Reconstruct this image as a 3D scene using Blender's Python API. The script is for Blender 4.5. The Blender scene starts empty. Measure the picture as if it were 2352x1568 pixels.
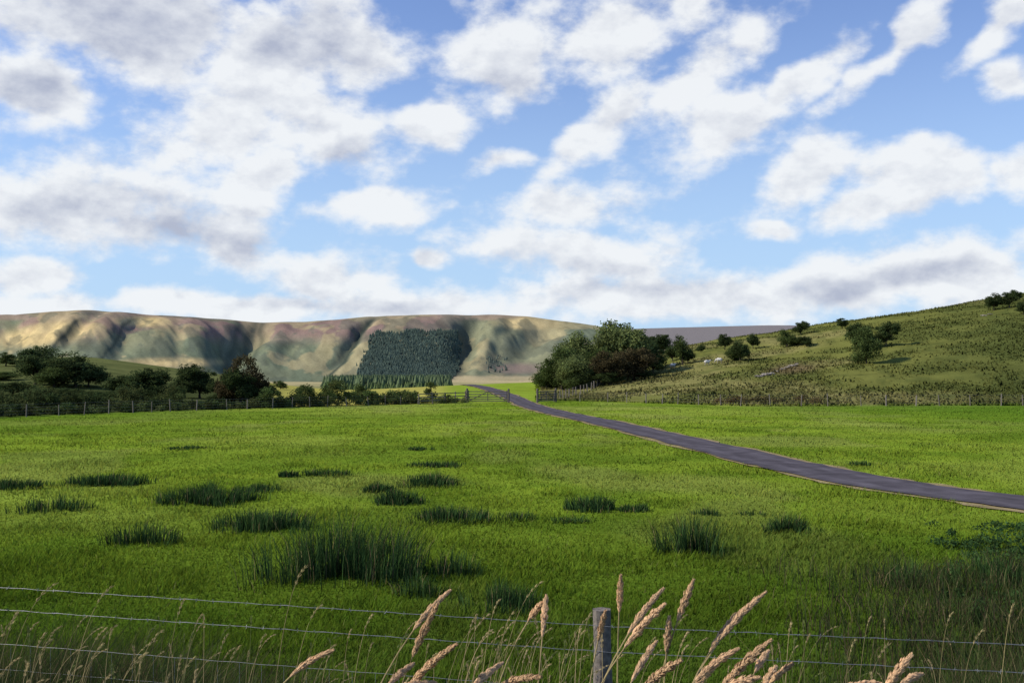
import bpy, math, numpy as np
from mathutils import Vector, noise as mnoise
S=2287.0; EYE=3.0
rng=np.random.default_rng(7)
scene=bpy.context.scene
# ------------------------------------------------------------------ helpers
def U(px): return (px-1176.0)/S
def sm(t):
    t=np.clip(t,0,1); return t*t*(3-2*t)
_lat=np.random.default_rng(3).random((256,256))
def vnoise(x,y):
    xi=np.floor(x).astype(int); yi=np.floor(y).astype(int)
    fx=x-xi; fy=y-yi; fx=fx*fx*(3-2*fx); fy=fy*fy*(3-2*fy)
    a=_lat[xi%256,yi%256]; b=_lat[(xi+1)%256,yi%256]; c=_lat[xi%256,(yi+1)%256]; d=_lat[(xi+1)%256,(yi+1)%256]
    return (a*(1-fx)+b*fx)*(1-fy)+(c*(1-fx)+d*fx)*fy
def fbm(x,y,o=4):
    s=0;a=.5;t=0
    for i in range(o):
        s=s+a*vnoise(x+17.3*i,y+9.1*i); t+=a; a*=.5; x=x*2.03; y=y*2.03
    return s/t
UG=np.linspace(-1.45,1.45,1451)
def table(pts,sig=10):
    p=np.array(pts,float); y=np.interp(UG,U(p[:,0]),p[:,1])
    k=np.arange(-4*sig,4*sig+1); g=np.exp(-.5*(k/sig)**2); g/=g.sum()
    y=np.convolve(np.pad(y,4*sig,mode='edge'),g,mode='valid')
    return lambda u: np.interp(u,UG,y)
T_E=table([(-1200,60),(0,68),(620,88),(1060,104),(1170,109),(1300,114),(1450,104),(1700,92),(2352,93),(3500,90)],8)
T_D=table([(-800,260),(0,260),(330,250),(500,230),(620,200),(800,172),(1060,190),(1310,205),(1400,230),(1520,260),(1790,252),(2100,242),(2352,235),(3400,230)],10)
T_Z=table([(-800,9.5),(0,7.2),(200,7.4),(330,5.5),(500,3.2),(620,1.3),(700,.5),(800,.2),(950,.6),(1060,1.0),(1240,1.5),(1310,2.0),(1400,4.6),(1520,8.6),(1600,10.6),(1790,12.9),(1900,14.8),(2100,17.6),(2352,21),(3400,29)],6)
T_R=table([(-1500,735),(-400,728),(0,722),(200,719),(400,727),(560,735),(700,733),(870,727),(1090,722),(1200,725),(1290,737),(1380,753),(1460,771),(1560,800),(1800,830),(3400,840)],5)
T_R2=table([(-1500,790),(900,800),(1200,775),(1400,761),(1480,757),(1800,750),(2300,756),(3400,770)],8)
def gl(u,t,x0,x1,w):
    uc=U(x0)+(U(x1)-U(x0))*t
    wob=(vnoise(t*9+x0,t*0+3)-.5)*.008
    return np.exp(-((u-uc-wob)/w)**2)
FOOT=1230.; RID=2000.
GUL=[(605,505,.022,38),(480,545,.010,10),(872,738,.0065,15),(915,778,.018,10),(1088,1045,.015,34),(250,60,.011,16),(60,-60,.030,28),(340,240,.012,13),(1290,1130,.022,22),(700,640,.013,10),(-200,-260,.03,22),(160,20,.010,9),(1180,1120,.009,8),(415,400,.008,6)]
def h(x,y):
    x=np.asarray(x,float); y=np.asarray(y,float)
    az=np.clip(np.arctan2(x,y),-.95,.95); r=np.hypot(x,y); u=np.tan(az); D=r*np.cos(az)
    z=1.4*(1-sm(D/9.5))
    E=T_E(u); Dr=T_D(u); zr=T_Z(u)
    t=(D-E)/(Dr-E); tc=np.clip(t,0,1)
    hill=zr*(np.sin(tc*np.pi/2)**1.25)
    hill=hill+ (fbm(x/22,y/30)-.5)*np.clip(zr*.2,0,2.6)*np.sin(tc*np.pi)
    z=z+hill
    floor=-6.
    wid=np.where(u>.1,260.,150.)
    z=z+(floor-zr)*sm((D-Dr)/wid)
    z=z+ (fbm(x/3.2,y/3.2)-.5)*.10*sm((D-8)/6)*(1-sm((D-E+6)/6)) + (fbm(x/6,y/6,3)-.5)*.5*sm((D-E-4)/20)*(u>.05)
    zR=EYE+(860-T_R(u))/S*RID
    ft=(D-FOOT-(fbm(u*9+5,u*0+2,2)-.5)*260)/(RID-FOOT); tc=np.clip(ft,0,1)
    prof=.25*tc+.75*np.sin(tc**1.25*np.pi/2)**1.3
    up=sm(tc*1.6)*(1-.93*sm((tc-.62)/.38))
    g=0
    for (xr,xf,w,d) in GUL: g=g+d*gl(u,1-tc,xr,xf,w)
    rough=(fbm(u*20+40,tc*2.0+1,2)-.5)*14*up+(fbm(u*62+11+tc*5,tc*3.0+1,3)-.5)*7.5*up
    F=floor+(zR-floor)*prof - g*up + rough
    z=z+ (F-floor)*(ft>0)
    z=z-(zR-20)*sm((D-RID)/600)
    z2=EYE+(860-T_R2(u))/S*3600
    z=z+(z2-15)*sm((D-2600)/1000)
    z=z-60*sm((D-3700)/3000)
    return z
def hz(x,y): return float(h(np.array([x]),np.array([y]))[0])
def sight(px,py,dmin=20):
    """distance at which a line of sight from the eye meets the ground"""
    D=np.exp(np.linspace(math.log(dmin),math.log(3000),3000))
    f=h(U(px)*D,D)-(EYE+(860-py)/S*D)
    i=np.argmax(f>=0)
    if f[i]<0: i=len(D)-1
    return float(D[i])
def link(o): scene.collection.objects.link(o); return o
def tri_mesh(name,V,F,col=None,mats=(),mi=None,smooth=False):
    V=np.ascontiguousarray(V,dtype=np.float32); F=np.ascontiguousarray(F,dtype=np.int32)
    m=bpy.data.meshes.new(name); k=F.shape[1]
    m.vertices.add(len(V)); m.vertices.foreach_set('co',V.ravel())
    m.loops.add(F.size); m.loops.foreach_set('vertex_index',F.ravel())
    m.polygons.add(len(F)); m.polygons.foreach_set('loop_start',np.arange(0,F.size,k,dtype=np.int32))
    if mi is not None: m.polygons.foreach_set('material_index',np.asarray(mi,dtype=np.int32))
    m.polygons.foreach_set('use_smooth',np.full(len(F),smooth))
    m.update(calc_edges=True)
    if col is not None:
        a=m.color_attributes.new('col','FLOAT_COLOR','POINT')
        c=np.ones((len(V),4),np.float32); c[:,:3]=col; a.data.foreach_set('color',c.ravel())
    for mm in mats: m.materials.append(mm)
    return m
def obj(name,mesh,loc=(0,0,0)):
    o=bpy.data.objects.new(name,mesh); o.location=loc; return link(o)
class Acc:
    def __init__(s): s.V=[];s.F=[];s.C=[];s.M=[];s.n=0
    def add(s,V,F,c,mi=0):
        V=np.asarray(V,float);F=np.asarray(F,int)
        if F.shape[1]==4: F=np.concatenate([F[:,[0,1,2]],F[:,[0,2,3]]])
        s.V.append(V);s.F.append(F+s.n);s.n+=len(V)
        c=np.asarray(c,float); s.C.append(np.tile(c,(len(V),1)) if c.ndim==1 else c); s.M.append(np.full(len(F),mi))
    def mesh(s,name,mats,smooth=False): return tri_mesh(name,np.concatenate(s.V),np.concatenate(s.F),np.concatenate(s.C),mats,np.concatenate(s.M),smooth)
def tube(P,R,n=6):
    P=np.asarray(P,float); R=np.asarray(R,float); k=len(P)
    T=np.gradient(P,axis=0); T/=np.linalg.norm(T,axis=1)[:,None]+1e-9
    ref=np.where(np.abs(T[:,2:3])>.9,np.array([[1.,0,0]]),np.array([[0,0,1.]]))
    A=np.cross(T,ref); A/=np.linalg.norm(A,axis=1)[:,None]+1e-9; B=np.cross(T,A)
    an=np.arange(n)/n*2*np.pi
    V=(P[:,None]+R[:,None,None]*(np.cos(an)[None,:,None]*A[:,None]+np.sin(an)[None,:,None]*B[:,None])).reshape(-1,3)
    F=[]
    for i in range(k-1):
        for j in range(n):
            a=i*n+j;b=i*n+(j+1)%n; F.append((a,b,b+n)); F.append((a,b+n,a+n))
    V=np.vstack([V,P[:1],P[-1:]])
    for j in range(n):
        F.append((len(V)-2,(j+1)%n,j)); F.append((len(V)-1,(k-1)*n+j,(k-1)*n+(j+1)%n))
    return V,np.array(F)
def box(a,b,w,t):
    a=np.array(a,float);b=np.array(b,float);d=b-a;d/=np.linalg.norm(d)
    ref=np.array([0,0,1.]) if abs(d[2])<.9 else np.array([1.,0,0])
    s=np.cross(d,ref);s/=np.linalg.norm(s);q=np.cross(s,d)
    V=[];
    for p in (a,b):
        for (i,j) in ((-1,-1),(1,-1),(1,1),(-1,1)): V.append(p+s*w/2*i+q*t/2*j)
    return np.array(V),np.array([(0,1,2,3),(7,6,5,4),(0,4,5,1),(1,5,6,2),(2,6,7,3),(3,7,4,0)])
def blades(P,H,W,lean,C,segs=1,az=None,root=.85):
    N=len(P); az=rng.random(N)*2*np.pi if az is None else az
    s=np.stack([np.cos(az),np.sin(az),0*az],1)*W[:,None]/2
    up=np.zeros((N,3)); up[:,2]=H
    tip=P+up+lean
    if segs==1:
        V=np.stack([P-s,P+s,tip],1).reshape(-1,3); F=np.arange(3*N).reshape(-1,3)
        Cc=np.stack([C*root,C*root,C*1.12],1).reshape(-1,3)  # root shade and brighter tip put into the blade colour
    else:
        mid=P+up*.6+lean*.3
        V=np.stack([P-s,P+s,mid-s*.8,mid+s*.8,tip],1).reshape(-1,3)
        b=np.arange(N)[:,None]*5
        F=np.concatenate([b+[[0,1,3]],b+[[0,3,2]],b+[[2,3,4]]])
        Cc=np.stack([C*.6,C*.6,C,C,C*1.15],1).reshape(-1,3)  # same painted root shade, stronger for tall blades
    return V,F,Cc
# ------------------------------------------------------------------ materials
def new_mat(name):
    m=bpy.data.materials.new(name); m.use_nodes=True; nt=m.node_tree; nt.nodes.clear(); return m,nt
def mat_attr(name,transl=0.,upmix=0.,nscale=3.,namt=.25,bump=0.,bscale=5.,gloss=0.):
    m,nt=new_mat(name);N=nt.nodes.new;L=nt.links.new
    out=N('ShaderNodeOutputMaterial'); at=N('ShaderNodeAttribute'); at.attribute_name='col'
    tc=N('ShaderNodeTexCoord'); no=N('ShaderNodeTexNoise'); no.inputs['Scale'].default_value=nscale; no.inputs['Detail'].default_value=5
    L(tc.outputs['Object'],no.inputs['Vector'])
    mr=N('ShaderNodeMapRange'); mr.inputs[1].default_value=.3; mr.inputs[2].default_value=.7; mr.inputs[3].default_value=1-namt; mr.inputs[4].default_value=1+namt
    L(no.outputs['Fac'],mr.inputs[0])
    vm=N('ShaderNodeVectorMath'); vm.operation='SCALE'; L(at.outputs['Color'],vm.inputs[0]); L(mr.outputs[0],vm.inputs['Scale'])
    df=N('ShaderNodeBsdfDiffuse'); L(vm.outputs[0],df.inputs['Color'])
    last=df.outputs[0]; nrm=None
    if bump>0:
        n2=N('ShaderNodeTexNoise'); n2.inputs['Scale'].default_value=bscale; n2.inputs['Detail'].default_value=7; n2.inputs['Roughness'].default_value=.65
        L(tc.outputs['Object'],n2.inputs['Vector'])
        bp=N('ShaderNodeBump'); bp.inputs['Strength'].default_value=bump; bp.inputs['Distance'].default_value=.6/bscale
        L(n2.outputs['Fac'],bp.inputs['Height']); nrm=bp.outputs[0]
    if upmix>0:
        ge=N('ShaderNodeNewGeometry'); s1=N('ShaderNodeVectorMath'); s1.operation='SCALE'; s1.inputs['Scale'].default_value=1-upmix
        L(ge.outputs['Normal'],s1.inputs[0]); ad=N('ShaderNodeVectorMath'); ad.operation='ADD'; ad.inputs[1].default_value=(0,0,upmix)
        L(s1.outputs[0],ad.inputs[0]); nn=N('ShaderNodeVectorMath'); nn.operation='NORMALIZE'; L(ad.outputs[0],nn.inputs[0]); nrm=nn.outputs[0]
    if nrm: L(nrm,df.inputs['Normal'])
    if transl>0:
        tr=N('ShaderNodeBsdfTranslucent'); L(vm.outputs[0],tr.inputs['Color']); mx=N('ShaderNodeMixShader'); mx.inputs[0].default_value=transl
        L(last,mx.inputs[1]); L(tr.outputs[0],mx.inputs[2]); last=mx.outputs[0]
    if gloss>0:
        gs=N('ShaderNodeBsdfGlossy'); gs.inputs['Roughness'].default_value=.5; mx=N('ShaderNodeMixShader'); mx.inputs[0].default_value=gloss
        L(last,mx.inputs[1]); L(gs.outputs[0],mx.inputs[2]); last=mx.outputs[0]
    L(last,out.inputs[0]); return m
M_GROUND=mat_attr('ground_surface',nscale=.35,namt=.18,bump=.4,bscale=3.)
M_GRASS=mat_attr('grass_blades',transl=.2,upmix=.8,nscale=.5,namt=.15)
M_RUSH=mat_attr('rush_blades',transl=.2,upmix=.5,nscale=2,namt=.2)
M_DRY=mat_attr('dry_grass',transl=.3,upmix=.25,nscale=20,namt=.2)
M_LEAF=mat_attr('leaves',transl=.36,nscale=.5,namt=.2)
M_BARK=mat_attr('bark',nscale=8,namt=.3,bump=.5,bscale=20)
M_WOOD=mat_attr('weathered_wood',nscale=30,namt=.35,bump=.6,bscale=60)
M_WIRE=mat_attr('galvanised_wire',nscale=30,namt=.2,gloss=.12)
M_CONIF=mat_attr('conifer_needles',nscale=.05,namt=.2)
M_ROCK=mat_attr('limestone',nscale=2,namt=.3,bump=.6,bscale=6)
M_WOOL=mat_attr('wool',nscale=12,namt=.1,bump=.5,bscale=25)
M_ROAD=mat_attr('asphalt',nscale=1.3,namt=.25,bump=.35,bscale=30)
# ------------------------------------------------------------------ road line
road_c=[(30,4),(19.5,12.2),(15.4,17.2),(11.9,23),(9.5,29.8),(8.0,42),(6.0,60),(4.0,74),(2.5,87),(1.5,98),(1.1,107),(.2,120),(-1.4,135),(-3.6,152),(-6,172),(-9,195)]
def catmull(P,n=14):
    P=[np.array(p,float) for p in P]; P=[2*P[0]-P[1]]+P+[2*P[-1]-P[-2]]; out=[]
    for i in range(1,len(P)-2):
        for k in range(n):
            t=k/n; a,b,c,d=P[i-1:i+3]
            out.append(.5*((2*b)+(-a+c)*t+(2*a-5*b+4*c-d)*t*t+(-a+3*b-3*c+d)*t**3))
    out.append(P[-2]); return np.array(out)
RC=catmull(road_c)
def road_dist(x,y):
    best=np.full(x.shape,1e9)
    for i in range(0,len(RC)-2,2):
        a=RC[i];b=RC[i+2];d=b-a;t=np.clip(((x-a[0])*d[0]+(y-a[1])*d[1])/(d@d),0,1)
        best=np.minimum(best,np.hypot(x-a[0]-t*d[0],y-a[1]-t*d[1]))
    return best
def ribbon(name,half,lift,col,mat,edge=.0):
    T=np.gradient(RC,axis=0);T/=np.linalg.norm(T,axis=1)[:,None];Nn=np.stack([T[:,1],-T[:,0]],1)
    ks=np.linspace(-1,1,13);V=[]
    for i,(p,n) in enumerate(zip(RC,Nn)):
        for k in ks:
            e=half+(vnoise(np.array([i*.9+(40 if k>0 else 0)]),np.array([half*9]))[0]-.5)*edge
            q=p+n*k*e
            V.append((q[0],q[1],0))
    V=np.array(V); c=np.repeat(h(RC[:,0],RC[:,1]),13); kk=np.tile(ks,len(RC))
    V[:,2]=np.maximum(h(V[:,0],V[:,1]),c)*.5+c*.5+lift
    F=[];w=13
    for i in range(len(RC)-1):
        for j in range(w-1): F.append((i*w+j,i*w+j+1,(i+1)*w+j+1,(i+1)*w+j))
    cc=np.tile(np.array(col),(len(V),1))*(.88+.24*rng.random((len(V),1)))
    cc*=(1+.25*np.exp(-((np.abs(kk)-.5)/.18)**2))[:,None]   # wheel-polished tracks
    return obj(name,tri_mesh(name,V,np.array(F),cc,[mat],smooth=True))
ribbon('road_verge',1.36,.035,(.27,.215,.11),M_ROAD,.6)
ribbon('road',1.12,.06,(.086,.078,.087),M_ROAD,.2)
# ------------------------------------------------------------------ terrain
def mixc(c,new,m): return c*(1-m[:,None])+np.array(new)*m[:,None]
def field_color(x,y,D):
    n=fbm(x/2.5,y/2.5,4); n2=fbm(x/11+30,y/11,3); n3=fbm(x/5,y/9+20,3); n4=fbm(x/30+3,y/7+20,3)
    c=np.tile(np.array([.190,.270,.024]),(len(x),1))
    c=mixc(c,(.100,.172,.014),sm((n-.42)/.20)*.6)
    c=mixc(c,(.25,.315,.045),sm((n2-.48)/.2)*.6)
    c=mixc(c,(.235,.265,.06),sm((n3-.55)/.12)*.5)
    c=mixc(c,(.115,.185,.018),sm((n4-.5)/.12)*.55*sm((D-25)/20))
    c=mixc(c,(.058,.115,.010),(1-sm((D-7)/22))*.88)  # lush near grass; vignette and cloud shadow also darken the painted colour
    c=mixc(c,(.085,.170,.014),sm((x-16)/25)*.7)  # both field sides darkened in colour for lens falloff
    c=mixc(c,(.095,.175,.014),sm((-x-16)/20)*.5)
    return c
def ground_color(x,y,z):
    az=np.clip(np.arctan2(x,y),-.95,.95); r=np.hypot(x,y); u=np.tan(az); D=r*np.cos(az)
    px=u*S+1176; py=860-(z-EYE)/np.maximum(D,1)*S
    E=T_E(u)
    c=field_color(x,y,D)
    n=fbm(x/7,y/7,4); n2=fbm(x/25+9,y/25,3); n3=fbm(x/1.6,y/1.6,3)
    right=sm((D-E)/3)*(px>1240)
    hc=np.tile(np.array([.145,.152,.038]),(len(x),1)); hc=mixc(hc,(.080,.098,.026),sm((n-.45)/.15)*.65); hc=mixc(hc,(.25,.22,.085),sm((n2-.50)/.12)*.55); hc=mixc(hc,(.08,.095,.026),sm((n3-.55)/.1)*.6); hc=mixc(hc,(.065,.082,.022),sm((px-2000)/350)*.55)  # right end darkened, cloud shadow put into the hill colour
    c=c*(1-right[:,None])+hc*right[:,None]
    left=sm((D-E)/3)*(px<=1240)
    lc=np.tile(np.array([.125,.138,.046]),(len(x),1)); lc=mixc(lc,(.36,.33,.075),sm((px-560)/120)*1.); lc=mixc(lc,(.075,.09,.03),sm((n-.42)/.16)*.6*(px<600)); lc=mixc(lc,(.045,.058,.020),(1-sm((D-E-30)/40))*.85*(1-sm((px-560)/100))); lc=mixc(lc,(.19,.28,.025),sm((px-980)/80)*.9)  # left slope: shade painted dark, sunlit patch painted brighter
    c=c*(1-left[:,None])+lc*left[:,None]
    v=sm((D-T_D(u)-60)/120)
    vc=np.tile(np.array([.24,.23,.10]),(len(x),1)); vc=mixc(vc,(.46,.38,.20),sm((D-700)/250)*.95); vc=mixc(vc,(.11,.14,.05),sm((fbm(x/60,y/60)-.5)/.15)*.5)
    c=c*(1-v[:,None])+vc*v[:,None]
    f=sm((D-1160)/160)
    nf=fbm(u*26,D/260,5); nf2=fbm(u*60+7,D/120,4); nf3=fbm(u*14+3,D/200+5,4); nf4=fbm(u*150+7,D/60,3)
    fc=np.tile(np.array([.205,.210,.125]),(len(x),1))  # far hill colours paled and greyed to paint in distance haze
    fc=mixc(fc,(.130,.155,.100),sm((nf-.44)/.10)*.85)
    fc=mixc(fc,(.145,.172,.105),sm((py-785)/25)*.6*(px<760))
    fc=mixc(fc,(.230,.150,.130),sm((nf3-.43)/.10)*.85*sm((800-py)/40)*(1-sm((px-1000)/80)))
    fc=mixc(fc,(.28,.205,.15),sm((740-py)/10)*.8)
    fc=mixc(fc,(.36,.30,.16),sm((fbm(u*34+90,D/170+3,4)-.53)/.06)*.6)
    tan=np.maximum.reduce([np.exp(-(((px-120+ (py-760)*2.1)/105)**2+((py-768)/30)**2)**2), np.exp(-(((px-330)/70)**2+((py-738)/12)**2)**2)*.9, np.exp(-(((px-1215)/72)**2+((py-742)/15)**2)**2), np.exp(-(((px-395)/110)**2+((py-832)/11)**2)**2)])
    fc=mixc(fc,(.54,.42,.20),np.clip(tan*1.1*(.4+1.2*nf2),0,1))
    fc=mixc(fc,(.10,.115,.085),sm((nf2-.55)/.06)*.5)
    fc*= (.72+.56*nf4)[:,None]
    t=np.clip((D-FOOT)/(RID-FOOT),0,1)
    gully_shade=np.maximum.reduce([gl(u,1-t,872,738,.0036)*1.,gl(u,1-t,1088,1045,.010)*.6,gl(u,1-t,250,60,.0026)*.9,gl(u,1-t,585,512,.005)*.6,gl(u,1-t,610,545,.004)*.6,gl(u,1-t,340,225,.0015)*.7,gl(u,1-t,545,505,.003)*.5])
    fc=mixc(fc,(.048,.062,.048),gully_shade*sm((py-728)/10))  # shade of the gullies painted into the hill colour
    fc=mixc(fc,(.42,.34,.20),sm((py-860)/8)*.85*(px>1030))
    br=np.exp(-(((px-1190)/70)**2+((py-846)/13)**2)**2); fc=mixc(fc,(.20,.15,.125),br*.85)
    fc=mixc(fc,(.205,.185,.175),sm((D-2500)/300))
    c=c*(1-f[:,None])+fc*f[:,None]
    sc=np.exp(-(((px-1815+(py-850)*1.5)/55)**2+((py-848)/11)**2)**2)*(D<300)*(D>100); c=mixc(c,(.17,.12,.065),sc*.7)
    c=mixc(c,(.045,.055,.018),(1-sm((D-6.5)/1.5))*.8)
    return c
thf=np.linspace(-.72,.72,1100); thb=np.linspace(.72,2*np.pi-.72,60)[1:-1]
th=np.concatenate([thf,thb]); rr=np.concatenate([[.3,.8],np.exp(np.linspace(math.log(1.5),math.log(1150),400)),np.exp(np.linspace(math.log(1150),math.log(2150),130))[1:],np.exp(np.linspace(math.log(2150),math.log(9000),50))[1:]])
TH,RR=np.meshgrid(th,rr); X=(RR*np.sin(TH)).ravel(); Y=(RR*np.cos(TH)).ravel(); Z=h(X,Y)
nt_=len(th); i=np.arange(len(rr)-1)[:,None]*nt_; j=np.arange(nt_)[None,:]; jn=(j+1)%nt_
F=np.stack([i+j,i+nt_+j,i+nt_+jn,i+jn],-1).reshape(-1,4)
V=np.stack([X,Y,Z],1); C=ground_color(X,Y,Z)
me=tri_mesh('ground',V,F[:,::-1],C,[M_GROUND],smooth=True)
obj('ground',me)
# ------------------------------------------------------------------ meadow grass (one mass)
def field_pts(N,a,d0,d1,um):
    q=1-a; t=rng.random(N); D=(d0**q+(d1**q-d0**q)*t)**(1/q); u=(rng.random(N)*2-1)*um
    return u*D,D,u
x,y,u=field_pts(720000,1.5,6.3,118,.64)
D=y; keep=(D<T_E(u)-.3)&(road_dist(x,y)>1.22+.14*rng.random(len(x)))
x=x[keep];y=y[keep];D=D[keep];n=len(x)
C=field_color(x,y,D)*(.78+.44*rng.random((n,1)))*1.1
C[:,0]*=.85+.3*rng.random(n)
tf=fbm(x/.55,y/.55,3); tf2=fbm(x/1.8+50,y/1.8,3)
C*= (.58+.84*tf)[:,None]
st=rng.random(n)<.02; C[st]=C[st]*.5+np.array([.26,.23,.10])*.5
H=(.03+.06*rng.random(n))*(.45+1.1*tf)*(.7+.8*sm((tf2-.4)/.3)); W=.0065*(1+D/10)*(.6+.8*rng.random(n))
la=rng.normal(0,1,(n,3))*H[:,None]*.5; la[:,2]*=.3; la[:,0]+=H*.2
P=np.stack([x,y,h(x,y)-.005],1)
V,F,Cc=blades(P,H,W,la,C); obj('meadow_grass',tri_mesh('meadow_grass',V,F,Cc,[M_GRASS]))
N=90000; u=U(1230+rng.random(N)*1400); E=T_E(u); D=E+1+(T_D(u)-E)*rng.random(N)**1.3; x=u*D;y=D
n1=fbm(x/7,y/7,4); k=(rng.random(N)<sm((n1-.3)/.3))&(road_dist(x,y)>2); x=x[k];y=y[k];n=len(x)
C=ground_color(x,y,h(x,y))*(.75+.5*rng.random((n,1))); H=.08+.18*rng.random(n); W=.16+.2*rng.random(n)
V,F,Cc=blades(np.stack([x,y,h(x,y)-.02],1),H,W,rng.normal(0,.08,(n,3)),C)
obj('hill_pasture_grass',tri_mesh('hill_pasture_grass',V,F,Cc,[M_GRASS]))
# ------------------------------------------------------------------ rush clumps
rush=[(232,1115,150,26),(35,1122,110,22),(590,1130,110,20),(468,1157,205,36),(110,1175,150,30),(597,1218,195,46),(320,1250,150,44),(770,1335,350,122),(975,1117,125,26),(870,1130,60,20),(915,1157,100,26),(740,1093,110,15),(660,1094,40,14),(1000,1073,110,13),(965,1034,50,8),(1035,1198,160,32),(1180,1195,90,22),(1360,1172,110,30),(1455,1174,60,16),(1590,1275,140,88),(1805,1222,90,36),(1040,1325,120,50),(2085,1350,130,66),(1150,1400,170,56),(960,1368,110,40),(1630,1182,70,16),(1725,1186,70,16),(1310,1200,90,15),(2290,1350,150,80),(430,1032,90,7),(1985,1068,60,9)]
light={1040,960,1310,1630,1725,320,110,2085,1000,740,1180,590,430,1985}
for (px,py,w,hh) in rush:
    D=sight(px,py,6.3); cx=U(px)*D; rw=w/2/S*D*1.12; ht=hh/S*D*.98
    n=int(np.clip(1000*rw*2.2,300,5200)*(.42 if px in light else 1)); m=n//2
    nx=np.concatenate([rng.normal(0,.5,m),rng.uniform(-1,1,n-m)]); nx=np.clip(nx,-1.3,1.3)*rw; dy=min(rw*.9,.9); ny=np.clip(rng.normal(0,.5,n),-1.1,1.1)*dy+dy*.5
    rr_=np.hypot(nx/rw,(ny-dy*.5)/dy)
    lump=fbm(nx/.30+px,ny/.30+py,3); k=lump>.36+.10*rr_; nx=nx[k];ny=ny[k];lump=lump[k];rr_=rr_[k];n=len(nx)
    H=np.clip(ht,.14,.85)*(.30+.75*rng.random(n))*(1.15-.35*np.clip(rr_,0,1.2)**2)*(.35+1.35*lump); H=np.maximum(H,.05)
    wid=np.full(n,max(.007,.0007*D)); P=np.stack([nx,ny,h(cx+nx,D+ny)-hz(cx,D)-.01],1)
    le=np.stack([nx/rw*.3,ny/dy*.15,0*nx],1)*H[:,None]+rng.normal(0,.17,(n,3))*H[:,None]*[1,1,.1]
    C=np.array([.034,.070,.020])*(.5+1.0*rng.random((n,1))); dry=rng.random(n)<.06; C[dry]=(.18,.15,.07)
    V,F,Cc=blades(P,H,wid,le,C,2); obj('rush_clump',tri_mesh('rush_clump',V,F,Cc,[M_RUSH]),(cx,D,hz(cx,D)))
# ------------------------------------------------------------------ near fence
def fy(x): return 6.13-.22*x
def wood(c=1.): return np.array([.19,.165,.14])*c
def post(A,x,y,r,ht,base=None,sides=12,lean=0.,c=None):
    z=hz(x,y)-.15 if base is None else base
    k=7; zz=np.linspace(0,ht+.15,k); P=np.stack([x+lean*zz,np.full(k,y),z+zz],1)
    V,F=tube(P,np.full(k,r)*(1+.04*np.sin(np.arange(k)*2.1)),sides); V=V+rng.normal(0,r*.03,V.shape)
    A.add(V,F,wood(.8+.4*rng.random()) if c is None else wood(c),0)
A=Acc()
post(A,.55,fy(.55),.054,1.6-hz(.55,6.),sides=18,lean=-.01,c=.9)
for xx in (-5.6,6.2): post(A,xx,fy(xx),.05,1.17,sides=12)
wc=(.15,.16,.17)
def wz(z,x): return z+.012+.010*np.abs(x-.55)
for zi,(zw,r) in enumerate([(1.50,.0014),(1.35,.0014),(1.12,.0014),(.95,.0011),(.80,.0011),(.62,.0011),(.45,.0012)]):
    xs=np.linspace(-5.6,6.2,140); tw=.002*np.sin(np.arange(140)*1.7)
    P=np.stack([xs,fy(xs)-.058,wz(zw,xs)+tw],1); V,F=tube(P,np.full(140,r),5); A.add(V,F,wc,1)
    if zi<2:
        P2=P.copy(); P2[:,2]+=.003*np.cos(np.arange(140)*2.3); V,F=tube(P2,np.full(140,r*.7),4); A.add(V,F,wc,1)
        for xb in np.arange(-5.5,6.1,.115):
            p=np.array([xb,fy(xb)-.058,wz(zw,xb)])
            for k in range(2):
                d=rng.normal(0,1,3)*[.5,1,1]; d=d/np.linalg.norm(d)*.013
                V,F=tube([p-d,p+d],[.0012,.0009],3); A.add(V,F,wc,1)
for xv in np.arange(-5.5,6.2,.15):
    P=[(xv,fy(xv)-.058,wz(1.12,xv)),(xv+.004,fy(xv)-.058,.8),(xv,fy(xv)-.058,.45)]; V,F=tube(P,[.001]*3,4); A.add(V,F,wc,1)
obj('wire_fence',A.mesh('wire_fence',[M_WOOD,M_WIRE]))
# ------------------------------------------------------------------ distant fences & gates
def fence(name,pts,spacing,ht=1.15,rails=0,r=.065,wires=4):
    A=Acc(); pts=[np.array(p,float) for p in pts]; Q=[]
    for a,b in zip(pts[:-1],pts[1:]):
        n=max(1,int(round(np.linalg.norm(b-a)/spacing)))
        for k in range(n): Q.append(a+(b-a)*(k+rng.uniform(-.15,.15))/n)
    Q.append(pts[-1]); tops=[]
    for q in Q:
        hh=ht*(.85+.3*rng.random()); post(A,q[0],q[1],r*(.7+.5*rng.random()),hh,sides=6,lean=rng.normal(0,.05)); tops.append((q[0],q[1],hz(q[0],q[1])))
    for w in range(wires):
        z=ht*(.25+.7*w/max(1,wires-1)); V,F=tube([(a,b,c+z) for a,b,c in tops],[.004]*len(tops),3); A.add(V,F,(.2,.2,.2),1)
    for w in range(rails):
        z=ht*(.3+.6*w/max(1,rails-1))
        for a,b in zip(tops[:-1],tops[1:]):
            V,F=box((a[0],a[1]-.05,a[2]+z),(b[0],b[1]-.05,b[2]+z),.03,.09); A.add(V,F,wood(.9),0)
    return obj(name,A.mesh(name,[M_WOOD,M_WIRE]))
def PE(px,off=0):
    u=U(px); d=float(T_E(u))+off; return (u*d,d)
fence('field_fence',[PE(p,.3) for p in (-300,0,200,400,620,800,960)],2.2,ht=.95,r=.04)
fence('wooden_rail_fence',[PE(965,.3),(-5.0,107.4)],1.8,rails=3,wires=0)
fence('field_fence',[(4.9,110.5),PE(1400,1),PE(1480,1),PE(1600,1),PE(1700,1),PE(1900,1),PE(2100,1),PE(2352,1),PE(2700,1)],2.9,ht=1.05,r=.055)
fence('field_fence',[(5.0,113),(7.5,124),(11.3,137),(14,150)],2.2,rails=0)
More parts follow.
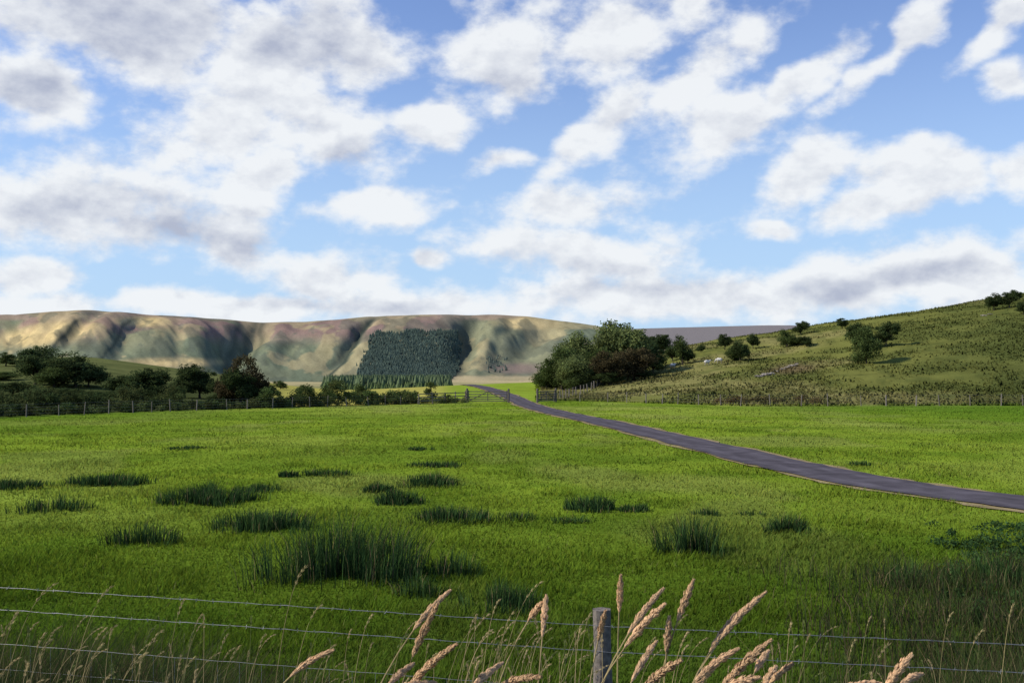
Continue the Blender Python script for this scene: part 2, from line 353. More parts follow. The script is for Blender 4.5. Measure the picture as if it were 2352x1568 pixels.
def gate(name,a,b):
    A=Acc(); a=np.array([*a,hz(*a)]);b=np.array([*b,hz(*b)]);d=(b-a);L=np.linalg.norm(d[:2])
    up=np.array([0,0,1.])
    for z in (.18,.38,.60,.86,1.16):
        V,F=box(a+up*z,b+up*z,.035,.10); A.add(V,F,wood(.75),0)
    for t in (.02,.98):
        V,F=box(a+d*t+up*.08,a+d*t+up*1.3,.08,.09); A.add(V,F,wood(.75),0)
    off=np.array([-d[1],d[0],0])/L*.035
    for (t0,z0,t1,z1) in ((.02,.15,.5,1.16),(.5,1.16,.98,.15),(.5,.15,.5,1.18)):
        sg=-1 if t0!=t1 else 1
        V,F=box(a+d*t0+up*z0+off*sg,a+d*t1+up*z1+off*sg,.03,.08); A.add(V,F,wood(.7),0)
    for p in (a-d*.02,b+d*.02):
        V,F=tube([p-up*.2,p+up*1.45,p+up*1.5],[.11,.11,.06],8); A.add(V,F,wood(.7),0)
    obj(name,A.mesh(name,[M_WOOD,M_WIRE]))
gate('five_bar_gate',(-4.75,107.2),(-.45,106.6))
gate('five_bar_gate',(2.75,106.5),(4.8,110.2))
# ------------------------------------------------------------------ trees
def leaves_cloud(cs,rs,per,size,col,flat=.8,r=rng):
    K=len(cs); N=K*per; idx=np.repeat(np.arange(K),per)
    d=r.normal(0,1,(N,3)); d/=np.linalg.norm(d,axis=1)[:,None]; rad=r.random(N)**.45*(1+.35*(r.random(N)-.3))
    p=cs[idx]+d*rad[:,None]*rs[idx][:,None]*[1,1,flat]
    a=r.normal(0,1,(N,3)); a/=np.linalg.norm(a,axis=1)[:,None]; b=np.cross(a,r.normal(0,1,(N,3))); b/=np.linalg.norm(b,axis=1)[:,None]
    s=(size*(.6+.8*r.random(N)))[:,None]
    V=np.stack([p-a*s*.5,p+b*s*.4,p+a*s*.6,p-b*s*.4],1).reshape(-1,3); F=np.arange(4*N).reshape(-1,4)
    br=(.65+.7*r.random(K))[idx]*(.7+.6*r.random(N))
    C=np.repeat(np.asarray(col)*br[:,None],4,0) if np.ndim(col)==1 else np.repeat(col[idx]*br[:,None],4,0)
    return V,F,C
def make_tree(name,seed,cw,cb,K,per,col,leaf=.03,tr=.022,rc=(.09,.16),lop=.12):
    r=np.random.default_rng(seed); A=Acc()
    cz=(cb+1)/2; rz=(1-cb)/2
    nl=5; lobes=np.array([[cw*.45*math.cos(q*2*math.pi/nl+seed),cw*.45*math.sin(q*2*math.pi/nl+seed),cz-rz*.15+r.normal(0,.09)] for q in range(nl)]+[[r.normal(0,lop*.5),r.normal(0,lop*.5),cz+rz*.3]])
    cs=[]
    for k in range(K):
        l=lobes[k%len(lobes)]; d=r.normal(0,1,3); d/=np.linalg.norm(d); q=r.random()**.4
        cs.append(l+d*q*np.array([cw*.58,cw*.58,rz*.62]))
    cs=np.array(cs); cs[:,2]=np.clip(cs[:,2],cb+.02,.95); cs[:,0]+=(cs[:,2]-.4)*lop
    rs=r.uniform(rc[0],rc[1],K)
    V,F,C=leaves_cloud(cs,rs,per,leaf,col,r=r); A.add(V,F,C,1)
    fork=np.array([lop*.1,0,cb+.12]); tp=np.array([[0,0,-.03],[.01,0,.08*1],[.0,.01,cb*.7+.05],fork])
    V,F=tube(tp,[tr*1.4,tr,tr*.85,tr*.7],8); bc=(.065,.055,.045); A.add(V,F,bc,0)
    for k in r.choice(K,min(K,26),replace=False):
        s0=tp[2]+(fork-tp[2])*r.random(); e=cs[k]; m=(s0+e)/2+r.normal(0,.03,3)+[0,0,.02]
        V,F=tube([s0,s0*.5+m*.5+r.normal(0,.01,3),m,(m+e)/2+r.normal(0,.012,3),e],[tr*.5,tr*.4,tr*.3,tr*.2,tr*.06],5); A.add(V,F,bc,0)
    return A.mesh(name,[M_BARK,M_LEAF])
G1=(.085,.118,.036);G2=(.160,.195,.066);G3=(.055,.078,.027);RB=(.078,.064,.030);G4=(.070,.098,.036)
TM={'ash':[make_tree('ash_tree',s,.44,.08,135,120,G2,.030,rc=(.10,.17)) for s in (1,2)],
 'dash':[make_tree('shaded_ash_tree',s,.44,.12,95,110,G4,.030,rc=(.08,.15)) for s in (21,22)],  # darker copy of the ash, cloud shadow put into leaf colour
 'oak':[make_tree('oak_tree',s,.48,.08,110,110,G1,.032,rc=(.10,.17)) for s in (3,4)],
 'haw':[make_tree('hawthorn_tree',s,.48,.16,85,110,G3,.036,tr=.028,rc=(.08,.15),lop=.22) for s in (5,6,7)],
 'red':[make_tree('rowan_tree',s,.48,.10,100,100,RB,.034,tr=.028,rc=(.09,.16)) for s in (8,9)],
 'bush':[make_tree('bush',s,.62,.02,55,100,G1,.045,rc=(.12,.22)) for s in (10,11)],
 'dbush':[make_tree('dark_bush',s,.62,.02,55,100,G3,.045,rc=(.12,.22)) for s in (12,13)],
 'slim':[make_tree('birch_tree',s,.28,.2,60,80,G1,.03,rc=(.07,.12)) for s in (14,15)]}
NM={'ash':'ash_tree','dash':'ash_tree','oak':'oak_tree','haw':'hawthorn_tree','red':'rowan_tree','bush':'bush','dbush':'thorn_bush','slim':'birch_tree'}
def tree(kind,px,base,top,w=None,D=None):
    if D is None: D=sight(px,base,60)
    x=U(px)*D; z=hz(x,D); H=EYE+(860-top)/S*D-z; 
    ms=TM[kind]; i=int(px)%len(ms); o=bpy.data.objects.new(NM[kind],ms[i]); link(o)
    cwn={'ash':.98,'dash':1.0,'oak':1.12,'haw':1.15,'red':1.1,'bush':1.5,'dbush':1.5,'slim':.75}[kind]
    sx=H if w is None else (w/S*D)/cwn
    o.location=(x,D,z); o.scale=(sx,sx,H/1.02); o.rotation_euler=(0,0,(px*1.7)%6.28)
for a in [('ash',1424,893,724,155,152),('ash',1335,893,758,130,152),('oak',1290,896,792,115,146),('oak',1375,896,796,115,147),('red',1405,897,800,115,140),('red',1455,893,793,120,143),('haw',1500,890,796,85,150),('oak',1255,893,842,80,150),('bush',1250,890,862,75,155),('ash',1445,890,744,115,158),('dbush',1400,893,850,90,139),('ash',1320,893,806,100,142),('haw',1485,870,766,80,185),('haw',1515,870,763,70,200),('dbush',1480,893,850,80,142),('bush',1320,893,852,90,141)]: tree(*a)
for a in [('slim',1568,838,760,52),('haw',1545,830,788,50),('haw',1580,835,800,46),('slim',1525,835,766,34,235),
 ('haw',1665,803,763,44),('haw',1700,830,778,60),('oak',1690,828,790,54),('haw',1730,800,764,38),('haw',1840,768,735,46),('bush',1808,797,752,54),('haw',1852,795,770,44),('bush',1830,792,772,60),('haw',1935,755,728,36),('oak',1990,835,745,78),('haw',1975,800,738,74),('haw',2035,795,735,70),('dbush',2030,780,765,60),('haw',2285,712,670,50),('haw',2320,706,663,60),('haw',2352,722,690,40),('haw',1610,810,790,26)]: tree(*a)
for a in [('slim',14,900,804,55,150),('haw',45,905,825,80,150),('dash',82,940,790,125,112),('dash',175,940,804,160,110),('dash',205,942,826,100,112),('oak',125,942,842,110,108),('dbush',30,945,872,140,95),('dbush',150,950,888,150,90),('dbush',230,948,895,110,92),('haw',325,940,842,140,96),('haw',280,940,860,100,98),('haw',362,940,872,85,95),('haw',460,935,832,105,104),('haw',425,935,860,80,103),('red',536,940,814,100,92),('red',582,938,812,100,93),('haw',556,938,842,95,91),('haw',236,895,858,38,190),('haw',270,880,856,32,205),('haw',358,880,860,30,200),('haw',330,872,845,30,215),('haw',200,882,850,28,215),('bush',60,880,836,70,180),('haw',508,935,872,65,100),('bush',645,905,872,40,150),('bush',700,905,882,38,150),('bush',390,938,902,80,94),('dbush',70,955,900,160,84),('dbush',200,952,905,140,86),('dbush',-60,955,880,200,90),('haw',-90,930,820,120,110),('oak',10,935,852,95,120),('dbush',500,938,900,75,92),('haw',612,930,872,60,100),('bush',830,915,878,70,110),('bush',700,925,895,70,96),('bush',760,922,890,60,104)]: tree(*a)  # left band: dark leaf colours stand in for cloud shadow
# ------------------------------------------------------------------ hedgerow
def hedge(name,p0,p1,n,off,hr,col,lsz=.13,rr2=(.5,.9)):
    cs=[];rs=[];cc=[]
    for k in range(n):
        px=p0+(p1-p0)*rng.random(); u=U(px); D=float(T_E(u))+off+rng.random()*3.5; hh=hr[0]+(hr[1]-hr[0])*vnoise(np.array([px/22.]),np.array([off*3.3]))[0]
        x=u*D; r_=rng.uniform(*rr2); z=hz(x,D)+max(.15,rng.random()*hh-.1)
        cs.append((x,D,z));rs.append(r_);cc.append(np.array(col)*(.7+.6*rng.random())*np.array([1+.35*(rng.random()-.3),1,1]))
    V,F,C=leaves_cloud(np.array(cs),np.array(rs),110,lsz,np.array(cc)); A=Acc();A.add(V,F,C,0); obj(name,A.mesh(name,[M_LEAF]))
hedge('hedgerow',600,1000,270,1.0,(.4,2.7),G1,rr2=(.3,.6))
hedge('hedgerow',990,1075,30,1.2,(.3,1.0),G2,rr2=(.3,.5))
hedge('hedgerow',-300,620,280,.8,(.2,1.0),G3,rr2=(.25,.5))  # left hedge and scrub: leaf colour darkened for cloud shadow
hedge('scrub',-300,420,270,8,(.3,2.4),G3,rr2=(.4,.9))
hedge('bracken_bank',1640,1880,30,3,(.1,.5),(.09,.075,.03),rr2=(.3,.6))
# ------------------------------------------------------------------ conifers
def conifers(name,n,accept,Drange,pxr,hr,col):
    A=Acc(); D=rng.uniform(Drange[0],Drange[1],n*6); px=rng.uniform(pxr[0],pxr[1],n*6); u=U(px)
    z=h(u*D,D); py=860-(z-EYE)/D*S; k=accept(px,py,D); D=D[k][:n];u=u[k][:n];z=z[k][:n]
    for d,uu,zz in zip(D,u,z):
        H=rng.uniform(*hr); R=H*rng.uniform(.24,.34); x=uu*d; c=np.array(col)*(.7+.6*rng.random()); 
        for (z0,z1,rk) in ((.05,.55,1.),(.3,.8,.72),(.58,1.,.45)):
            m=6; an=np.arange(m)/m*2*np.pi+rng.random()*6; rj=R*rk*(.75+.5*rng.random(m))
            V=np.stack([x+rj*np.cos(an),d+rj*np.sin(an),np.full(m,zz+z0*H)+rng.normal(0,.04*H,m)],1); V=np.vstack([V,[[x,d,zz+z1*H]]])
            F=np.array([(q,(q+1)%m,m) for q in range(m)]); A.add(V,F,c*(.8+.25*z1),0)
    return obj(name,A.mesh(name,[M_CONIF]))
def acc1(px,py,D):
    jit=rng.normal(0,3,len(px))
    le=864-(py-757)*.36+ (vnoise(py/6,py*0)-.5)*16; re=1054-(np.clip(py-850,0,50))*1.0+(vnoise(py/7+9,py*0)-.5)*10
    return (py>762+(vnoise(px/14,px*0)-.5)*8)&(py<872)&(px>le-4+jit)&(px<re+jit)&(D<1990)
conifers('conifer_plantation',7000,acc1,(1150,1990),(810,1070),(4.0,5.8),(.078,.108,.084))  # needle colour paled to paint in distance haze
def acc2(px,py,D): return (px>1118+(D-1450)*.02)&(px<1165)&(py>818)&(py<856)&(vnoise(px/9,py/9)>.4)
conifers('conifer_copse',110,acc2,(1150,1900),(1100,1180),(3.5,5.5),(.11,.135,.105))
def acc3(px,py,D):
    lim=745+np.clip(D-520,0,300)*.28
    return (px>lim)&(px<1035)&(vnoise(px/25,D/60)>.16)
conifers('conifer_forest',1700,acc3,(430,800),(735,1040),(6,9.5),(.090,.122,.060))
conifers('conifer_forest',160,lambda px,py,D:(px>740),(360,440),(740,1030),(4,6.5),(.095,.13,.048))
# ------------------------------------------------------------------ nettles patch near road
cs=[];rs=[]
for k in range(330):
    px=2130+rng.random()*450; D=rng.uniform(12.0,20.0); x=U(px)*D
    if road_dist(np.array([x]),np.array([D]))[0]<2.3 or rng.random()>.12+(px-2130)/240: continue
    cs.append((x,D,hz(x,D)+rng.uniform(-.03,.05)));rs.append(rng.uniform(.10,.2))
V,F,C=leaves_cloud(np.array(cs),np.array(rs),110,.05,np.array([.055,.105,.032])); A=Acc();A.add(V,F,C,0); obj('nettle_patch',A.mesh('nettle_patch',[M_LEAF]))
# ------------------------------------------------------------------ rough verge grass along the near fence
N=100000; x=rng.uniform(-6.5,6.5,N); off=rng.normal(.3,.8,N); y=fy(x)+off
side=np.maximum(sm((-x-.7)/1.8),sm((x-1.3)/1.5)); k=(rng.random(N)<.14+.9*side)&(y>3.2); x=x[k];y=y[k];side=side[k]; n=len(x)
ln=fbm(x/.5,y/.5,3)
H=(.25+.75*rng.random(n)**1.3*(.25+.75*side))*(.5+1.0*ln); H*=1-.2*sm((y-fy(x)-.4)/1.5)
pal=np.array([[.035,.060,.016],[.052,.074,.022],[.085,.072,.034],[.16,.13,.065],[.055,.042,.025]]); pr=rng.choice(5,n,p=[.38,.28,.16,.06,.12])
C=pal[pr]*(.6+.8*rng.random((n,1)))
le=rng.normal(0,.32,(n,3))*H[:,None]; le[:,2]*=.1; le[:,0]+=H*.15
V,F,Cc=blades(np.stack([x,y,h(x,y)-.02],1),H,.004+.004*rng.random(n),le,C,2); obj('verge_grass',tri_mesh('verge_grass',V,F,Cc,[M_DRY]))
N=60000; x=rng.uniform(2.2,12,N); y=6.3+rng.random(N)**1.3*9; k=(x/y>.36+rng.normal(0,.06,N))&(road_dist(x,y)>1.5); x=x[k];y=y[k];n=len(x)
ln=fbm(x/.8,y/.8,3); H=(.10+.36*rng.random(n))*(.3+1.2*ln); C=pal[rng.choice(5,n,p=[.40,.22,.18,.06,.14])]*(.55+.75*rng.random((n,1)))
le=rng.normal(0,.3,(n,3))*H[:,None]; le[:,2]*=.1
V,F,Cc=blades(np.stack([x,y,h(x,y)-.02],1),H,.006+.006*rng.random(n),le,C,2); obj('rough_grass',tri_mesh('rough_grass',V,F,Cc,[M_DRY]))
# ------------------------------------------------------------------ seed-head grasses
def pt(px,py,D): return np.array([U(px)*D,D,EYE+(860-py)/S*D])
A=Acc()
def bez(a,b,c,n):
    t=np.linspace(0,1,n)[:,None]; return (1-t)**2*a+2*t*(1-t)*b+t*t*c
def seed_head(b,t,D,fat=1.,dens=1.,col=(.72,.48,.27)):
    b=pt(*b,D);t=pt(*t,D+rng.normal(0,.05)); d=t-b; L=np.linalg.norm(d); up=np.array([0,0,1.])
    ctrl=b+d*.45+up*L*.13*(abs(d[0])/L); P=bez(b,ctrl,t,26)
    root=np.array([b[0]-(t[0]-b[0])*rng.uniform(1.2,2.2),D+rng.normal(0,.15),0]); root[2]=hz(root[0],root[1])-.02
    tan=(P[1]-P[0]);tan/=np.linalg.norm(tan)
    m=b-tan*(b[2]-root[2])*.45; st=bez(root,m,b,14)
    V,F=tube(np.vstack([st,P[1:]]),np.concatenate([np.linspace(.0030,.0021,14),np.linspace(.0020,.0008,25)]),5); A.add(V,F,np.array([.42,.33,.16])*(.8+.4*rng.random()),0)
    n=int(800*dens*L/.15); s=rng.random(n); i=np.clip((s*25).astype(int),0,24); p=P[i]*(1-(s*25-i)[:,None])+P[i+1]*(s*25-i)[:,None]
    T=(P[np.minimum(i+1,25)]-P[i]); T/=np.linalg.norm(T,axis=1)[:,None]
    lump=.62+.5*np.abs(np.sin(s*15+b[0]*9))*vnoise(s*9,s*0+b[0]*7)*1.6
    rad=.0120*fat*rng.uniform(.75,1.1)*np.sin(np.pi*np.clip(s*.93+.05,0,1))**.6*lump
    dd=rng.normal(0,1,(n,3)); dd-=T*(dd*T).sum(1)[:,None]; dd/=np.linalg.norm(dd,axis=1)[:,None]
    base=p+dd*(rad*rng.random(n)**.5*.8)[:,None]; tip=base+T*.010+dd*.003; sd=np.cross(T,dd)*.0030
    V=np.stack([base-T*.002,base+T*.004+sd,tip,base+T*.004-sd],1).reshape(-1,3); F=np.arange(4*n).reshape(-1,4)
    C=np.repeat(np.array(col)*rng.uniform(.8,1.05)*(.65+.6*rng.random((n,1))),4,0); A.add(V,F,C,0)
heads=[((950,1500),(1005,1385),3.0),((952,1440),(1033,1353),3.1),((672,1545),(766,1487),2.9),((893,1566),(950,1518),2.8),((935,1575),(1048,1474),2.8),((1085,1572),(1152,1516),2.7),((1150,1566),(1238,1546),2.8),((1245,1455),(1254,1365),3.3),((1213,1420),(1246,1379),3.4),((1420,1400),(1424,1320),3.1),((1440,1450),(1519,1349),3.0),((1432,1480),(1522,1384),2.9),((1553,1420),(1589,1330),3.1),((1527,1490),(1534,1413),3.1),((1650,1462),(1752,1357),2.9),((1625,1490),(1700,1395),3.1),((1448,1556),(1503,1468),2.8),((1470,1575),(1558,1510),2.7),((1592,1556),(1688,1484),2.7),((1645,1580),(1763,1465),2.7),((1728,1535),(1758,1490),2.9),((1760,1562),(1811,1518),2.7),((1372,1465),(1388,1400),3.3),((2020,1580),(2083,1498),2.7),((2055,1568),(2106,1540),2.8),((1925,1575),(2010,1560),2.7),((1640,1585),(1735,1548),2.6),((1745,1572),(1775,1525),2.8),((905,1580),(1000,1560),2.7),((1575,1590),(1640,1520),2.9)]
for b,t,D in heads: seed_head(b,t,D,fat=1.25)
def wisp(tip,root_px,D,col=(.34,.28,.13)):
    t=pt(*tip,D); rx=U(root_px)*D; rt=np.array([rx,D+rng.normal(0,.1),0]); rt[2]=hz(rt[0],rt[1])
    P=bez(rt,np.array([rt[0]*.75+t[0]*.25,D,t[2]*.97]),t,24); V,F=tube(P,np.linspace(.0017,.0007,24),4); A.add(V,F,np.array(col)*(.7+.6*rng.random()),0)
    n=50; s=1-rng.random(n)*.16; i=np.clip((s*23).astype(int),0,22); p=P[i]; dd=rng.normal(0,1,(n,3)); dd/=np.linalg.norm(dd,axis=1)[:,None]
    T=(P[i+1]-P[i]); T/=np.linalg.norm(T,axis=1)[:,None]; b=p+dd*.003; sd=np.cross(T,dd)*.0016
    V=np.stack([b-sd,b+sd,b+T*.011+dd*.004],1).reshape(-1,3); A.add(V,np.arange(3*n).reshape(-1,3),np.array(col)*1.3,0)
for w in [((710,1294),600,3.4),((143,1333),-60,3.3),((270,1340),120,3.6),((430,1370),380,3.8),((50,1400),-10,3.2),((745,1382),640,4.0),((860,1405),790,4.),((250,1470),130,3.3),((385,1440),240,3.5),((560,1475),470,3.8),((615,1450),560,4.),((350,1490),180,3.1),((1250,1330),1090,3.8),((1180,1400),1110,4.),((1345,1440),1250,4.),((1150,1370),1080,3.9),((130,1460),20,3.1),((460,1500),330,3.2),((1010,1490),900,3.9),((2180,1400),2120,4.),((2250,1440),2150,3.8),((2320,1380),2280,4.2),((1960,1460),1900,4.)]: wisp(*w)
for k in range(240):
    c=rng.choice(4,p=[.30,.38,.14,.18]); px={0:rng.uniform(-100,480),1:rng.uniform(1060,1400),2:rng.uniform(480,1040),3:rng.uniform(1420,2400)}[int(c)]
    D=rng.uniform(3.4,6.3); py=rng.uniform(1400,1575); wisp((px,py),px-rng.uniform(-40,150),D,col=[(.28,.23,.11),(.13,.15,.05),(.38,.30,.15)][rng.integers(3)])
obj('seeding_grass',A.mesh('seeding_grass',[M_DRY]))
# ------------------------------------------------------------------ rocks
def rock_mesh(seed):
    r=np.random.default_rng(seed); import bmesh
    bm=bmesh.new(); bmesh.ops.create_icosphere(bm,subdivisions=3,radius=1)
    for v in bm.verts:
        n=mnoise.cell(v.co*1.6+Vector((seed,0,0)))*.22+mnoise.noise(v.co*2+Vector((seed,2,0)))*.35; v.co=v.co*(1+n); v.co.z*=.5
    V=np.array([v.co[:] for v in bm.verts]); F=np.array([[v.index for v in f.verts] for f in bm.faces]); bm.free()
    return tri_mesh('rock_outcrop',V,F,np.tile([.27,.24,.20],(len(V),1))*(.8+.4*r.random((len(V),1))),[M_ROCK])
RM=[rock_mesh(s) for s in (1,2,3)]
for k,(px,py,s) in enumerate([(1742,865,.4),(1750,863,.35),(1757,861,.5),(1768,859,.5),(1783,853,.25),(1798,848,.35),(1808,845,.4),(1820,840,.4),(1830,836,.3),(2262,725,.4),(2275,722,.35)]):
    D=sight(px,py,60); x=U(px)*D; o=bpy.data.objects.new('rock',RM[k%3]); link(o); o.location=(x,D,hz(x,D)+.02); o.scale=(s*1.3,s,s*.7); o.rotation_euler=(0,.1,k*1.3)
# ------------------------------------------------------------------ sheep
def sheep_mesh(graze):
    A=Acc(); wl=(.66,.63,.56)
    xs=np.linspace(-.55,.5,12); R=.30*np.sqrt(np.clip(1-((xs+.02)/.56)**4,0.02,1)); P=np.stack([xs,0*xs,.68+.03*np.cos(xs*4)],1)
    V,F=tube(P,R,14); V[:,1]*=.85; V+=rng.normal(0,.012,V.shape); A.add(V,F,wl)
    hd=np.array([.92,0,.18]) if graze else np.array([.86,0,1.02])
    V,F=tube([[.4,0,.75],[.58,0,.72 if graze else .88],hd*.55+np.array([.62,0,.72 if graze else .9])*.45],[.2,.14,.10],10); A.add(V,F,wl)
    a=np.array([.70,0,.5]) if graze else np.array([.72,0,1.0]); V,F=tube([a,a*.5+hd*.5,hd],[.10,.085,.05],8); A.add(V,F,(.45,.42,.38))
    for s in (-1,1):
        e=a+[0,s*.09,.02]; V,F=tube([e,e+[-.03,s*.09,-.02]],[.035,.01],5); A.add(V,F,(.4,.35,.3))
        V,F=tube([[.33,s*.15,.55],[.34,s*.15,.32],[.33,s*.15,.05],[.36,s*.15,0]],[.075,.04,.028,.035],6); A.add(V,F,(.35,.32,.28))
        V,F=tube([[-.38,s*.15,.6],[-.30,s*.15,.45],[-.46,s*.15,.28],[-.43,s*.15,.05],[-.40,s*.15,0]],[.12,.075,.04,.028,.035],6); A.add(V,F,(.35,.32,.28))
    V,F=tube([[-.55,0,.78],[-.64,0,.6],[-.63,0,.45]],[.05,.05,.02],6); A.add(V,F,wl)
    return A.mesh('sheep',[M_WOOL],True)
SM=[sheep_mesh(True),sheep_mesh(False)]
for k,(px,py,rz) in enumerate([(1268,885,.2),(1302,883,2.8),(1320,882,.5),(1624,839,.3),(1652,834,2.9),(1545,846,.4)]):
    D=sight(px,py,100); D=min(D,260); x=U(px)*D; o=bpy.data.objects.new('sheep',SM[k%2]); link(o); o.location=(x,D,hz(x,D)-.01); o.rotation_euler=(0,0,rz); o.scale=(.8,.8,.8)
# ------------------------------------------------------------------ camera
cam=bpy.data.cameras.new('camera'); co=bpy.data.objects.new('camera',cam); link(co); co.location=(0,0,EYE)
cam.sensor_width=36; cam.lens=36*S/2352; cam.clip_end=20000; cam.clip_start=.1
co.rotation_euler=(math.radians(90)+math.atan(76/S),0,0); scene.camera=co
# ------------------------------------------------------------------ sun & sky
SUN_AZ=math.radians(-95); SUN_EL=math.radians(34)
sd=Vector((math.sin(SUN_AZ)*math.cos(SUN_EL),math.cos(SUN_AZ)*math.cos(SUN_EL),math.sin(SUN_EL)))
sl=bpy.data.lights.new('sun','SUN'); sl.energy=5.0; sl.angle=math.radians(.6); sl.color=(1,.92,.80)
so=bpy.data.objects.new('sun',sl); link(so); so.rotation_euler=sd.to_track_quat('Z','Y').to_euler(); so.location=(-50,20,60)
w=bpy.data.worlds.new('World'); scene.world=w; w.use_nodes=True; nt=w.node_tree; nt.nodes.clear(); N=nt.nodes.new; L=nt.links.new
try:
    w.cycles.sampling_method='MANUAL'; w.cycles.sample_map_resolution=512
except Exception: pass
def math_(op,a,b=None,c=None,clamp=False):
    n=N('ShaderNodeMath'); n.operation=op; n.use_clamp=clamp
    for i,v in enumerate((a,b,c)):
        if v is None: continue
        if isinstance(v,(int,float)): n.inputs[i].default_value=v
        else: L(v,n.inputs[i])
    return n.outputs[0]
def smr(v,a,b,c=0.,d=1.):
    n=N('ShaderNodeMapRange'); n.interpolation_type='SMOOTHSTEP'; L(v,n.inputs[0])
    for i,q in enumerate((a,b,c,d)): n.inputs[i+1].default_value=q
    return n.outputs[0]
tc=N('ShaderNodeTexCoord'); sp=N('ShaderNodeSeparateXYZ'); L(tc.outputs['Generated'],sp.inputs[0])
az=math_('ARCTAN2',sp.outputs[0],sp.outputs[1]); el=math_('ARCSINE',sp.outputs[2])
cb=N('ShaderNodeCombineXYZ'); L(az,cb.inputs[0]); L(el,cb.inputs[1])
def noise(vec,scale,detail=8,rough=.55):
    n=N('ShaderNodeTexNoise'); n.inputs['Scale'].default_value=scale; n.inputs['Detail'].default_value=detail; n.inputs['Roughness'].default_value=rough; L(vec,n.inputs['Vector']); return n
wn=noise(tc.outputs['Generated'],9,3,.55)
ws=N('ShaderNodeVectorMath'); ws.operation='SUBTRACT'; L(wn.outputs['Color'],ws.inputs[0]); ws.inputs[1].default_value=(.5,.5,.5)
wm=N('ShaderNodeVectorMath'); wm.operation='MULTIPLY_ADD'; L(ws.outputs[0],wm.inputs[0]); wm.inputs[1].default_value=(.09,.05,0); L(cb.outputs[0],wm.inputs[2])
Q=wm.outputs[0]
def blobs(lst,start,sharp=.25):
    acc=None
    for (px,py,rx,ry,rot) in lst:
        u_=U(px); a=math.atan(u_); e=math.atan((860-py)/S*math.cos(a))
        m=N('ShaderNodeMapping'); m.vector_type='TEXTURE'; L(Q,m.inputs['Vector']); m.inputs['Location'].default_value=(a,e,0); m.inputs['Rotation'].default_value=(0,0,math.radians(rot)); m.inputs['Scale'].default_value=(rx/S*math.cos(a)**1.5,ry/S*math.cos(a),1)
        l=N('ShaderNodeVectorMath'); l.operation='LENGTH'; L(m.outputs[0],l.inputs[0])
        v=math_('SUBTRACT',1.,l.outputs['Value'])
        acc=math_('MAXIMUM',v,start) if acc is None else math_('SMOOTH_MAX',acc,v,sharp)
    return acc
CL=[(330,40,560,165,0),(60,195,200,90,0),(640,110,340,150,0),(470,300,200,140,40),(760,310,220,120,-20),(170,450,370,130,0),(400,550,350,90,-8),(560,420,150,90,20),(870,475,200,52,12),(1180,120,250,150,15),(1010,275,130,75,35),(1400,80,300,100,15),(1390,285,230,75,38),(1600,170,230,75,35),(1670,285,170,85,10),(1145,368,110,32,10),(1350,480,230,85,0),(1350,590,280,90,0),(1500,690,700,75,0),(2000,640,620,90,6),(1850,400,170,85,30),(2130,385,170,85,0),(2000,475,220,55,10),(2330,380,80,80,30),(1890,160,150,52,40),(2070,100,180,50,40),(2290,60,140,42,35),(2320,170,90,48,0),(70,635,130,60,0),(760,640,220,75,0),(450,705,650,45,0),(950,695,300,55,0),(1770,522,80,32,0),(985,600,50,28,0),(2250,690,160,45,20),(1000,-220,900,120,0),(-400,300,500,300,0),(2900,300,450,200,20)]
acc=blobs(CL,-.9,.2)
mp=N('ShaderNodeMapping'); L(tc.outputs['Generated'],mp.inputs['Vector']); mp.inputs['Scale'].default_value=(1,1,1.6); mp.inputs['Rotation'].default_value=(0,math.radians(-14),0)
fbv=noise(mp.outputs[0],12,10,.58).outputs['Fac']
of=N('ShaderNodeVectorMath'); of.operation='ADD'; L(mp.outputs[0],of.inputs[0]); of.inputs[1].default_value=(-.010,0,.018)
fb2=noise(of.outputs[0],12,7,.56).outputs['Fac']
d=math_('ADD',acc,math_('MULTIPLY',math_('SUBTRACT',fbv,.5),2.8))
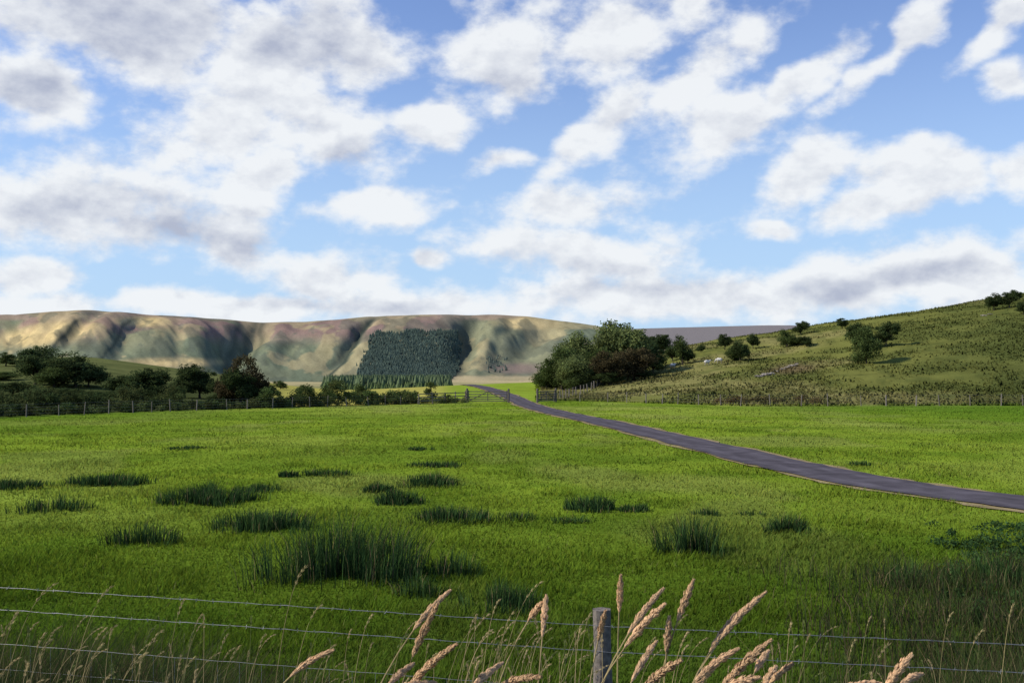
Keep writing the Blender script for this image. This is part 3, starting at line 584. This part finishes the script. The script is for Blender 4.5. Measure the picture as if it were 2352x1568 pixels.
d2=math_('ADD',acc,math_('MULTIPLY',math_('SUBTRACT',fb2,.5),1.3))
alpha=smr(d,-.12,.58)
thick=smr(d2,.1,1.0)
gre=blobs([(140,60,420,150,0),(740,110,280,130,0),(280,500,380,85,0),(430,575,300,65,0),(400,-60,600,120,0),(100,210,200,60,0),(1450,640,420,40,0),(2050,640,380,35,5),(800,360,120,45,0),(720,690,320,30,0),(1200,190,140,45,0)],-.3)
gm=smr(gre,-.2,.65)
relief=math_('MULTIPLY',math_('SUBTRACT',fb2,fbv),2.2)
shade=math_('ADD',math_('MULTIPLY',gm,math_('MULTIPLY_ADD',thick,.50,.16)),math_('ADD',relief,math_('MULTIPLY',thick,.12)),clamp=True)
mc=N('ShaderNodeMix'); mc.data_type='RGBA'; L(shade,mc.inputs[0]); mc.inputs[6].default_value=(.89,.915,.94,1); mc.inputs[7].default_value=(.45,.49,.61,1)
sky=N('ShaderNodeTexSky'); sky.sky_type='NISHITA'; sky.sun_disc=False; sky.sun_elevation=SUN_EL; sky.sun_rotation=SUN_AZ; sky.air_density=1.0; sky.dust_density=.3; sky.ozone_density=3.
tn=N('ShaderNodeVectorMath'); tn.operation='MULTIPLY'; L(sky.outputs[0],tn.inputs[0]); tn.inputs[1].default_value=(1.0,1.0,1.25)
hm=N('ShaderNodeMix'); hm.data_type='RGBA'; L(smr(el,.02,.38,.85,.08),hm.inputs[0]); L(tn.outputs[0],hm.inputs[6]); hm.inputs[7].default_value=(3.5,5.1,6.9,1)
b1=N('ShaderNodeBackground'); b1.inputs[1].default_value=.135; L(hm.outputs[2],b1.inputs[0])
b2=N('ShaderNodeBackground'); b2.inputs[1].default_value=1.; L(mc.outputs[2],b2.inputs[0])
ms=N('ShaderNodeMixShader'); L(math_('MULTIPLY',alpha,.96),ms.inputs[0]); L(b1.outputs[0],ms.inputs[1]); L(b2.outputs[0],ms.inputs[2])
wo=N('ShaderNodeOutputWorld'); L(ms.outputs[0],wo.inputs[0])
scene.view_settings.view_transform='Standard'; scene.view_settings.look='None'; scene.view_settings.exposure=0
